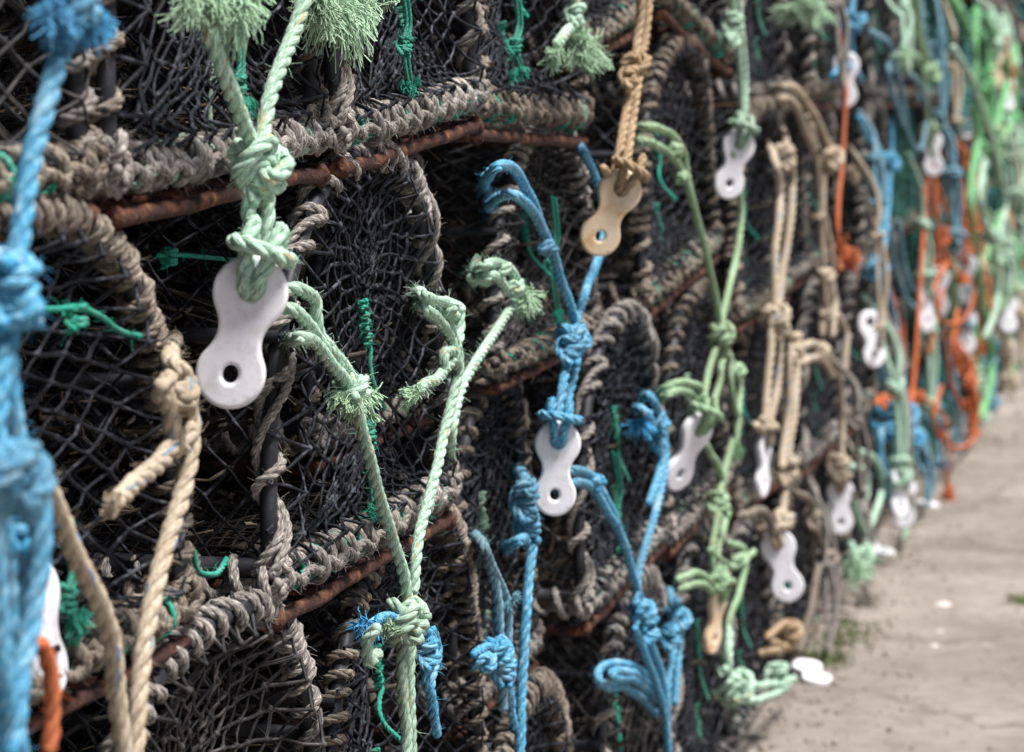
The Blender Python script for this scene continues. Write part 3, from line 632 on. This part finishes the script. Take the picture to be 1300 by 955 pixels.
# sage green system on the right
H('pale green rope running from the top to the long green clip loop', 'mint', 13, [[(924, -30), (932, 20), (938, 90), (942, 165)], [(934, -30), (940, 30), (946, 100), (944, 165)]], knots=[(932, 32, 1.0, 1), (928, 52, .7, 0)], t=.055, fuzz=100)
clip((938, 182), (924, 236), 25, 'white_plastic', 'white plastic clip below the pale green rope, right of the cream one', rope_=(ROPES[-1], 'mint', 12), t=.05, scale=1.05)
H('long sage rope sweeping down from a hoop to the green V knot', 'sage', 13, [[(800, 180, -.18), (812, 163), (842, 166), (866, 190), (872, 230), (888, 290), (902, 350), (914, 410)], [(800, 192, -.18), (810, 178), (840, 190), (862, 212), (880, 262)], [(930, 195), (940, 260), (938, 310), (925, 370), (914, 415)]], knots=[(856, 190, .6, 0), (914, 424, 1.1, 0), (916, 442, .8, 1), (866, 225, .6, 0)], t=.05, fuzz=100)
H('sage rope pair below the green V knot holding a tilted white clip', 'sage', 12.5, [[(910, 440), (898, 480), (886, 535)], [(920, 440), (912, 490), (896, 535)], [(835, 520, -.02), (838, 496, .03), (866, 486, .06), (888, 492, .06), (884, 506, .02)], [(836, 512, -.02), (842, 504, .04), (866, 496, .06), (890, 506, .05)]], t=.05, fuzz=60)
clip((884, 548), (861, 600), 50, 'white_plastic', 'tilted white clip with a blue lower tip under the sage rope pair', rope_=(ROPES[-1], 'sage', 12), t=.055, scale=1.1)
H('loose sage rope with a frayed bright end hanging right of the V knot', 'sage', 13, [[(918, 440), (938, 480), (936, 530), (934, 570)], [(926, 450), (928, 500), (940, 540)], [(892, 560), (915, 600), (918, 640)], [(930, 560), (920, 600), (908, 650)]], frays=[(935, 568, 0, 1, 60, .03)], knots=[(934, 470, .7, 0), (914, 640, 1.0, 1)], t=.045, fuzz=60)
H('green rope cluster tied low above the narrow cream clip', 'sage', 12.5, [[(912, 650), (904, 700), (906, 745)], [(922, 655), (912, 705), (912, 745)], [(860, 735), (885, 728), (905, 740)], [(862, 748), (888, 742), (905, 752)], [(925, 690), (945, 700), (942, 740), (926, 790), (920, 850), (935, 900)], [(900, 700), (930, 720), (958, 700)]], knots=[(908, 738, 1.0, 0), (912, 754, .8, 1), (936, 712, .8, 0)], t=.05, fuzz=60)
clip((911, 762), (904, 810), 65, 'cream_plastic', 'narrow stained cream clip hanging low under the green cluster', rope_=(ROPES[-1], 'sage', 12), t=.05)
# beige system
H('pale beige rope pair knotted halfway, hanging right of the sage V', 'beige', 17, [[(978, 160, -.2), (996, 172, .02), (1006, 240), (998, 320), (986, 400)], [(968, 180, -.2), (978, 190, .02), (990, 250), (984, 330), (982, 400)], [(980, 410), (976, 470), (970, 545)], [(990, 410), (988, 480), (976, 545)], [(958, 540), (970, 548), (985, 540)]], knots=[(984, 402, 1.1, 0), (990, 415, .9, 1), (998, 200, .8, 1)], t=.05, fuzz=40)
clip((970, 562), (967, 618), 70, 'white_plastic', 'slim off-white clip seen edge-on under the beige rope pair', rope_=(ROPES[-1], 'beige', 12), t=.05, scale=1.05)
H('beige rope with several knots leading to the lowest large white clip', 'beige', 17, [[(995, 420), (1012, 440), (1008, 520), (1000, 590), (994, 650), (990, 690)], [(1002, 440), (1000, 530), (992, 600)]], knots=[(1008, 440, .8, 1), (1000, 598, .9, 1), (994, 660, .8, 0)], t=.05, fuzz=40)
clip((988, 696), (999, 742), 5, 'white_plastic', 'large white clip hanging low between beige ropes above the concrete', rope_=(ROPES[-1], 'beige', 12), t=.06, scale=1.2)
H('beige rope looping right and down to the clip beside the green loops', 'beige', 17, [[(1014, 440), (1036, 438), (1060, 465), (1068, 520), (1068, 600)], [(1012, 462), (1040, 455), (1058, 480)], [(1044, 384, -.2), (1054, 390, .02), (1072, 420), (1070, 470)], [(1036, 342, -.2), (1045, 350, .02), (1058, 380), (1056, 430)]], knots=[(1040, 445, .7, 0), (1066, 595, 1.0, 1), (1048, 350, .7, 0)], t=.05, fuzz=30)
clip((1066, 618), (1067, 668), 15, 'white_plastic', 'white plastic clip beside the green loops near the concrete', rope_=(ROPES[-1], 'beige', 12), t=.05, scale=1.1)
H('beige double rope bending over to a star-shaped knot, upper right', 'beige', 17, [[(974, 122, -.2), (985, 112, .01), (1008, 112), (1030, 140), (1050, 180), (1060, 200)], [(972, 138, -.2), (984, 128, .01), (1004, 128), (1020, 160), (1032, 195)]], knots=[(1052, 200, 1.1, 0)], frays=[(1080, 215, 1, .3, 60, .04)], t=.05, fuzz=30)
H('brownish beige rope slung low with a pale knob at its end', 'brown', 17, [[(1010, 625), (1030, 640), (1038, 680), (1052, 710)], [(1040, 720), (1030, 770), (1015, 830)], [(940, 655), (970, 650), (985, 680)]], knots=[(1050, 708, .8, 0), (1034, 660, .7, 1)], t=.05, fuzz=30)
# coarse ropes further back
K = dict(fuzz=0, ds=.008, sides=6)
H('orange rope hanging to an orange and white frayed end, upper right', 'orange', 13, [[(1064, 40), (1072, 100), (1070, 190), (1062, 290), (1070, 310)]], frays=[(1072, 312, .4, 1, 160, .06)], knots=[(1072, 318, .8, 0)], t=.05, **K)
clip((1074, 82), (1072, 122), 8, 'white_plastic', 'pale clip with blue rope through it above the orange rope', t=.05, scale=1.1)
H('blue rope tied through the pale clip above the orange rope', 'blue', 17, [[(1084, -20), (1080, 30), (1082, 75)], [(1056, 98), (1070, 84), (1082, 88), (1094, 104)]], knots=[(1082, 28, 1.2, 0)], t=.06, **K)
H('fluffy pale green tuft at the top between the beige and orange ropes', 'mint', 17, [[(1015, -20), (1025, 0), (1035, -20)]], frays=[(1015, 2, 0, 1, 150, .07), (1035, 2, .1, 1, 150, .07)], t=.05, **K)
H('turquoise blue rope with a block knot hanging right of the orange rope', 'blue', 18, [[(1090, 150), (1110, 190), (1125, 205)], [(1130, 155), (1130, 200), (1124, 300), (1114, 340), (1112, 400)], [(1118, 205), (1116, 300), (1108, 340)], [(1118, 350), (1135, 400), (1136, 440)]], knots=[(1126, 205, 1.2, 0), (1112, 345, 1.2, 0)], t=.05, **K)
H('long grey-blue rope loop hanging open beside the blue knot', 'steel_blue', 17, [[(1105, 40), (1130, 60), (1144, 120), (1152, 170), (1168, 190), (1176, 150), (1168, 110), (1150, 90)], [(1150, 60), (1128, 90), (1146, 160)]], t=.07, **K)
H('dark grey-blue rope falling in a long bow, right of the blue knot', 'steel_blue', 17, [[(1130, 290), (1136, 340), (1150, 380), (1160, 390)], [(1140, 280), (1146, 330), (1158, 370)]], t=.05, **K)
H('pale sage rope hanging from the top to a bulky knot, far right', 'sage', 18, [[(1152, -20), (1162, 40), (1172, 80)], [(1162, -20), (1168, 40), (1180, 84)], [(1172, 90), (1176, 150), (1184, 200)]], knots=[(1178, 92, 1.4, 0)], t=.07, **K)
clip((1182, 178), (1185, 212), 12, 'white_plastic', 'white clip under the pale sage rope, far right', rope_=(ROPES[-1], 'sage', 13), low=True, t=.06, scale=1.2)
clip((1104, 412), (1109, 450), 30, 'white_plastic', 'greyed white clip below the blue block knot', t=.06, scale=1.2)
H('orange rope hanging below the far right white clip', 'orange', 13, [[(1178, 228), (1172, 300), (1166, 400), (1160, 480), (1154, 515)], [(1192, 240), (1204, 290), (1196, 370), (1180, 450)], [(1172, 240), (1178, 330), (1174, 420)]], knots=[(1160, 505, 1.5, 0), (1200, 300, 1.2, 1)], t=.06, **K)
H('rusty orange rope loop resting on the concrete, far right', 'orange', 13, [[(1196, 490), (1186, 530), (1200, 562), (1222, 568), (1238, 550), (1236, 500), (1224, 460)]], t=.10, **K)
H('blue rope bundle tied low with an orange turn, right of the slim clips', 'blue', 20, [[(1118, 460), (1122, 510), (1116, 580), (1128, 640)], [(1140, 430), (1146, 480), (1152, 540), (1142, 590)], [(1116, 520), (1140, 560), (1164, 558)], [(1110, 540), (1124, 600), (1140, 620)]], knots=[(1145, 525, 1.3, 0), (1122, 540, 1.2, 1), (1158, 556, 1.1, 0)], t=.06, **K)
H('orange turn of rope bound round the low blue bundle', 'orange', 12, [[(1112, 512), (1128, 506), (1150, 512), (1162, 500)]], knots=[(1122, 510, .9, 1)], t=.085, **K)
H('pair of mint green rope loops hanging down to the concrete edge', 'mint', 18, [[(1088, 572), (1112, 586), (1120, 620), (1108, 660), (1096, 694)], [(1082, 630), (1090, 660), (1100, 690), (1088, 715)], [(1072, 590), (1098, 600), (1100, 640)]], knots=[(1090, 705, 1.2, 0)], frays=[(1084, 710, 0, 1, 90, .07)], t=.06, **K)
H('bright green rope curving down over the far creels to the concrete', 'grass_green', 30, [[(1200, -10), (1226, 30), (1240, 90), (1250, 150)], [(1238, 330), (1250, 400), (1258, 460), (1252, 510), (1242, 530)], [(1250, 20), (1276, 80), (1284, 150), (1262, 190), (1240, 180)], [(1240, 10), (1236, 100), (1240, 180), (1232, 260), (1240, 340)], [(1290, 60), (1268, 160), (1272, 260), (1250, 330)]], t=.10, **K)
H('teal rope tightly served round a pole at the far right top', 'dark_teal', 17, [[(1220, 20), (1222, 80), (1218, 150)]], coils=[([(1222, 15), (1220, 170)], .03, .024)], t=.08, fuzz=0, ds=.01, sides=5)
H('green rope heap at the foot of the low narrow clip', 'mint', 16, [[(920, 850), (940, 868), (975, 870), (1010, 862)], [(925, 870), (950, 890), (990, 880)], [(925, 800), (922, 840), (930, 880)]], knots=[(930, 870, 1.3, 0), (990, 862, 1.0, 1)], t=.06, fuzz=30)
H('tangle of ochre rope lying at the foot of the stack', 'tan', 15, [[(975, 810), (1000, 790), (1020, 800), (1005, 822), (980, 815)], [(965, 830), (995, 822), (1018, 812)]], knots=[(1002, 800, 1.0, 0)], t=.02, fuzz=30)
H('tangle of thin orange loops over the far creels above the rusty loop', 'orange', 11, [[(1190, 300), (1210, 340), (1236, 360), (1228, 400), (1200, 410), (1186, 370), (1204, 330)], [(1236, 370), (1244, 430), (1228, 480), (1210, 450), (1216, 390)], [(1200, 420), (1206, 480), (1222, 520)]], knots=[(1222, 356, 1.2, 0)], t=.16, **K)
H('pale green rope looping out near the far end of the stack', 'mint', 22, [[(1210, 60), (1236, 110), (1262, 190), (1276, 260), (1262, 300), (1244, 262), (1250, 200)], [(1262, 300), (1266, 380), (1250, 430)]], knots=[(1262, 300, 1.0, 0)], t=.2, **K)
# clips lying on the ground
def gnd(px, py): d = CAMH / ((py - 120) / F); return np.array([(px - 650) / F * d, d, .012])
for (px, py, lab, ang) in ((1030, 862, 'white plastic clip lying flat on the concrete at the bottom of the stack', .2), (1163, 643, 'white clip lying on the concrete below the blue bundle', 1.2), (1110, 702, 'small pale clip lying on the ground beside the green loops', .5)):
    o = link('plastic_clip', CLIP['white_plastic']); o.location = gnd(px, py); o.rotation_euler = (math.radians(8), 0, ang); o.scale = (1.2,) * 3
    o['label'] = lab; o['category'] = 'plastic clip'; o['group'] = 'plastic clips on the creel ropes'

# generated bridles over the far creels (and filler on the nearer ones)
PAL = {'orange': 'orange', 'blue': 'blue', 'steel_blue': 'grey-blue', 'mint': 'mint green', 'grass_green': 'bright green', 'beige': 'beige', 'tan': 'tan', 'dark_teal': 'dark teal', 'sage': 'sage green', 'grey': 'grey'}
FAR = []; FARCLIP = []
def far_bridle(Y, z, mat, big=False):
    t0 = rnd.uniform(.03, .11); L = rnd.uniform(.22, .5); r = rnd.uniform(11, 15) if Y < 7 else rnd.uniform(15, 20) if Y < 9.5 else rnd.uniform(20, 30)
    if mat == 'orange': r *= .62
    dz = min(L, z - .04)
    sw = rnd.uniform(-.10, .10); k = dict(fuzz=0, ds=.013, sides=5, w3=True)
    a = W(Y, z, .02); b = W(Y + sw, z - dz * .5, t0); c = W(Y + sw * 1.4, z - dz, t0 + .01)
    st = [[a, W(Y + sw * .6, z - dz * .25, t0), b], [W(Y + .07, z - .02, .02), W(Y + .04 + sw, z - dz * .3, t0), b], [b, c], [b + N * .012, (b + c) / 2 + N * .02 + U * .01, c]]
    if rnd.random() < .8:
        st.append([c, W(Y + .1, z - dz - .06 if z - dz > .12 else .05, t0), W(Y + .16, z - dz * .7, t0), W(Y + .2, z - dz * .2, .03)])
    kn = [(*b, rnd.uniform(.9, 1.4), rnd.choice([0, 1]))]
    if rnd.random() < .5: kn.append((*c, rnd.uniform(.9, 1.3), 0))
    fr = [(*c, 0, 0, -1, 50, .07)] if rnd.random() < .35 else []
    o = H('', mat, r, st, knots=kn, frays=fr, group='ropes hanging over the far creels', **k)
    FAR.append((o, Y, z, mat))
    if rnd.random() < .34 and z - dz > .16 and Y > 6.4:
        q = c - Z * .035
        cl = clip(tuple(q + Z * .03), tuple(q - Z * .03 + U * rnd.uniform(-.02, .02)), rnd.uniform(-60, 60), rnd.choice(['white_plastic', 'white_plastic', 'cream_plastic']), scale=1.15 if Y < 8 else 1.4, rope_=(o, mat, r), low=True)
        FARCLIP.append((cl, Y, z))
Y = 5.2
while Y < 16.4:
    for z in (() if Y < 5.9 else (.36, .72, 1.1, 1.5, 1.86)):
        if z > 1.32 + .04 * Y: continue
        if Y < 7.0: m = rnd.choice(['beige', 'grey', 'sage', 'beige', 'grey']); pr = .45
        elif Y < 9.0: m = rnd.choice(['blue', 'orange', 'steel_blue', 'steel_blue', 'beige', 'grey', 'sage', 'mint']); pr = .6
        else: m = rnd.choice(['orange', 'orange', 'mint', 'mint', 'grass_green', 'grass_green', 'steel_blue', 'steel_blue', 'beige', 'dark_teal', 'sage']); pr = .85
        if rnd.random() < pr: far_bridle(Y + rnd.uniform(-.15, .15), z + rnd.uniform(-.08, .08), m)
    Y += rnd.uniform(.28, .36)

# ---------------------------------------------------------------- labels for creels, far ropes and far clips
def ordn(n):
    w = ['first', 'second', 'third', 'fourth', 'fifth', 'sixth', 'seventh', 'eighth', 'ninth', 'tenth', 'eleventh', 'twelfth', 'thirteenth', 'fourteenth', 'fifteenth', 'sixteenth', 'seventeenth', 'eighteenth', 'nineteenth', 'twentieth', 'twenty-first', 'twenty-second', 'twenty-third', 'twenty-fourth', 'twenty-fifth', 'twenty-sixth', 'twenty-seventh', 'twenty-eighth', 'twenty-ninth', 'thirtieth']
    return w[n] if n < len(w) else f'number {n + 1}'
vd = ['creel with loose grey lashing', 'creel with tight brown lashing', 'creel with greyed netting', 'creel with spaced brown lashing', 'green-netted creel']
def tier(z):
    return 'bottom' if z < .2 else 'second' if z < .6 else 'third' if z < 1.02 else 'fourth' if z < 1.45 else 'topmost'
cnt = {}
for o, Y, z, back, v, t in sorted(CREELS, key=lambda q: (q[3], q[1])):
    k = (back, tier(z)); i = cnt.get(k, 0); cnt[k] = i + 1
    if back: o['label'] = f'{vd[v]} in the file behind, {tier(z)} tier, {ordn(i)} from left'; o['group'] = 'creels of the file behind the front one'
    else: o['label'] = f'{vd[v]}, {ordn(i)} from the left in the {tier(z)} tier of the stack'; o['group'] = 'creels stacked along the quay'
    del o['_Y'], o['_z']
cnt = {}
for o, Y, z, m in sorted(FAR, key=lambda q: q[1]):
    k = (m, tier(z)); i = cnt.get(k, 0); cnt[k] = i + 1
    o['label'] = f'{PAL[m]} rope over the far creels, {tier(z)} tier, {ordn(i)} {PAL[m]} one from left'
cnt = {}
for o, Y, z in sorted(FARCLIP, key=lambda q: q[1]):
    k = tier(z); i = cnt.get(k, 0); cnt[k] = i + 1
    o['label'] = f'blurred plastic clip on the far creels, {tier(z)} tier, {ordn(i)} from the left'

# ---------------------------------------------------------------- dry weed inside the creels
m = MB(); n = 4200
Yc = np.where(rng.random(n) < .75, rng.uniform(1.5, 4.2, n), rng.uniform(4.2, 8, n)); zc = rng.choice([.41, .79, 1.17, .53, .9], n) + rng.gamma(1.2, .018, n)
tc = -rng.uniform(.06, 1.5, n); s = (Yc + tc * .2291) / .9734
P = O + s[:, None] * U + tc[:, None] * N + zc[:, None] * Z
d = rng.normal(0, 1, (n, 3)); d[:, 2] *= .45; d /= np.linalg.norm(d, axis=1)[:, None]; l = rng.uniform(.012, .05, (n, 1))
Q = P + d * l; R2 = Q + (d + rng.normal(0, .7, (n, 3))) * l * .6
w = rng.uniform(.0006, .0022, n); prisms(m, P, Q, w, 4); prisms(m, Q, R2, w * .7, 4)
o = build(m, 'dried_seaweed', 'weed'); o['label'] = 'dried brown seaweed and twigs caught inside the creels'; o['category'] = 'seaweed'; o['kind'] = 'stuff'

# ---------------------------------------------------------------- the setting
m = MB(); g = 400
m.add([(-g, -g, 0), (g, -g, 0), (g, g, 0), (-g, g, 0)], [[0, 1, 2, 3]])
o = build(m, 'ground', 'concrete'); o['kind'] = 'structure'
m = MB()
for i in range(60):          # coursed rubble quay wall behind the stack
    z = 0; s0 = -2 + i * .42
    for k in range(9):
        h = .24; a = O + (s0 + (k % 2) * .2) * U; w_ = rnd.uniform(.36, .41); dp = rnd.uniform(0, .05)
        c = [a - (1.95 - dp) * N, a + w_ * U - (1.95 - dp) * N, a + w_ * U - 2.3 * N, a - 2.3 * N]
        V = [q + Z * (k * .25) for q in c] + [q + Z * (k * .25 + h) for q in c]
        m.add(V, [[0, 1, 5, 4], [1, 2, 6, 5], [2, 3, 7, 6], [3, 0, 4, 7], [4, 5, 6, 7]])
o = build(m, 'stone_wall', 'wallstone'); o['label'] = 'dark rubble stone wall behind the stacked creels'; o['category'] = 'wall'
for p in o.data.polygons: p.use_smooth = False
# grass and moss along the foot
m = MB()
def tuft(c, n, h, sp):
    for i in range(n):
        p = np.array([c[0] + rnd.gauss(0, sp), c[1] + rnd.gauss(0, sp * 1.6), 0]); d = np.array([rnd.gauss(0, .4), rnd.gauss(0, .4), 1]) ; L = h * rnd.uniform(.4, 1)
        prisms(m, [p, p + d * L * .5], [p + d * L * .5, p + d * L * .8 + np.array([d[0], d[1], 0]) * L * .5], [.0022, .0013], 3)
for px, py, n_, h, sp in ((1045, 838, 150, .018, .03), (1066, 812, 110, .016, .035), (1088, 796, 60, .014, .035), (1298, 765, 60, .022, .018), (1128, 705, 40, .02, .04)):
    tuft(gnd(px, py), n_, h, sp)
o = build(m, 'grass', 'leaf'); o['label'] = 'sparse weeds and moss growing in the concrete by the stack'; o['category'] = 'grass'; o['kind'] = 'stuff'
for px, py, r_, lab in ((1196, 768, .022, 'larger white shell fragment on the concrete'), (1186, 820, .012, 'small round pale shell fragment on the concrete, lowest one'), (1193, 802, .009, 'tiny pale shell chip between the two bigger fragments')):
    m = MB(); g_ = gnd(px, py); g_[2] = 0; a = np.linspace(0, 2 * math.pi, 12, endpoint=False); rr = r_ * (1 + rng.uniform(-.2, .2, 12))
    V = [[rr[i] * math.cos(a[i]), rr[i] * math.sin(a[i]) * .7, 0] for i in range(12)] + [[.6 * rr[i] * math.cos(a[i]), .6 * rr[i] * math.sin(a[i]) * .7, r_ * .3] for i in range(12)] + [[0, 0, r_ * .4]]
    m.add(V, [[i, (i + 1) % 12, 12 + (i + 1) % 12, 12 + i] for i in range(12)] + [[12 + i, 12 + (i + 1) % 12, 12 + (i + 2) % 12, 24] for i in range(0, 12, 2)])
    o = build(m, 'shell', 'shell'); o.location = g_; o['label'] = lab; o['category'] = 'shell'
# grit on the concrete
m = MB(); n = 3200; Yg = rng.uniform(4.8, 13, n); tg = np.where(rng.random(n) < .8, rng.gamma(1.2, .07, n), rng.gamma(1.5, .3, n))
s = (Yg + tg * .2291) / .9734; P = O + s[:, None] * U + tg[:, None] * N + .002 * Z
blobs(m, P, rng.gamma(2, .0011, n)); o = build(m, 'gravel', 'shell_dull'); o['label'] = 'loose grit scattered on the concrete along the stack'; o['category'] = 'grit'; o['kind'] = 'stuff'

# ---------------------------------------------------------------- light, sky, camera
w = bpy.data.worlds.new('World'); S.world = w; w.use_nodes = True
t = w.node_tree; bg = t.nodes['Background']; sky = t.nodes.new('ShaderNodeTexSky'); sky.sky_type = 'NISHITA'; sky.sun_disc = False
el, az = math.radians(64), math.radians(120)          # azimuth clockwise from +Y : behind the camera to the right
sky.sun_elevation = el; sky.sun_rotation = az; sky.air_density = 1.0; sky.dust_density = 3.0
t.links.new(sky.outputs[0], bg.inputs[0]); bg.inputs[1].default_value = .05
sd = Vector((math.sin(az) * math.cos(el), math.cos(az) * math.cos(el), math.sin(el)))
L = bpy.data.lights.new('sun', 'SUN'); L.energy = 4.3; L.angle = math.radians(16); L.color = (1, .96, .9)
lo = bpy.data.objects.new('sun', L); COL.objects.link(lo); lo.rotation_euler = sd.to_track_quat('Z', 'Y').to_euler()
cd = bpy.data.cameras.new('camera'); co = bpy.data.objects.new('camera', cd); COL.objects.link(co); S.camera = co
co.location = (0, 0, CAMH); co.rotation_euler = (math.radians(90), 0, 0)
cd.sensor_width = 36; cd.sensor_fit = 'HORIZONTAL'; cd.lens = 100; cd.shift_y = -(477.5 - 120) / 1300; cd.clip_end = 1000; cd.clip_start = .05
cd.dof.use_dof = True; cd.dof.focus_distance = 2.72; cd.dof.aperture_fstop = 8.0
S.view_settings.view_transform = 'Standard'; S.view_settings.look = 'None'; S.view_settings.exposure = .80; S.view_settings.gamma = 1
S.render.engine = 'CYCLES'; S.cycles.use_denoising = True
S.render.resolution_x = 1024; S.render.resolution_y = 752
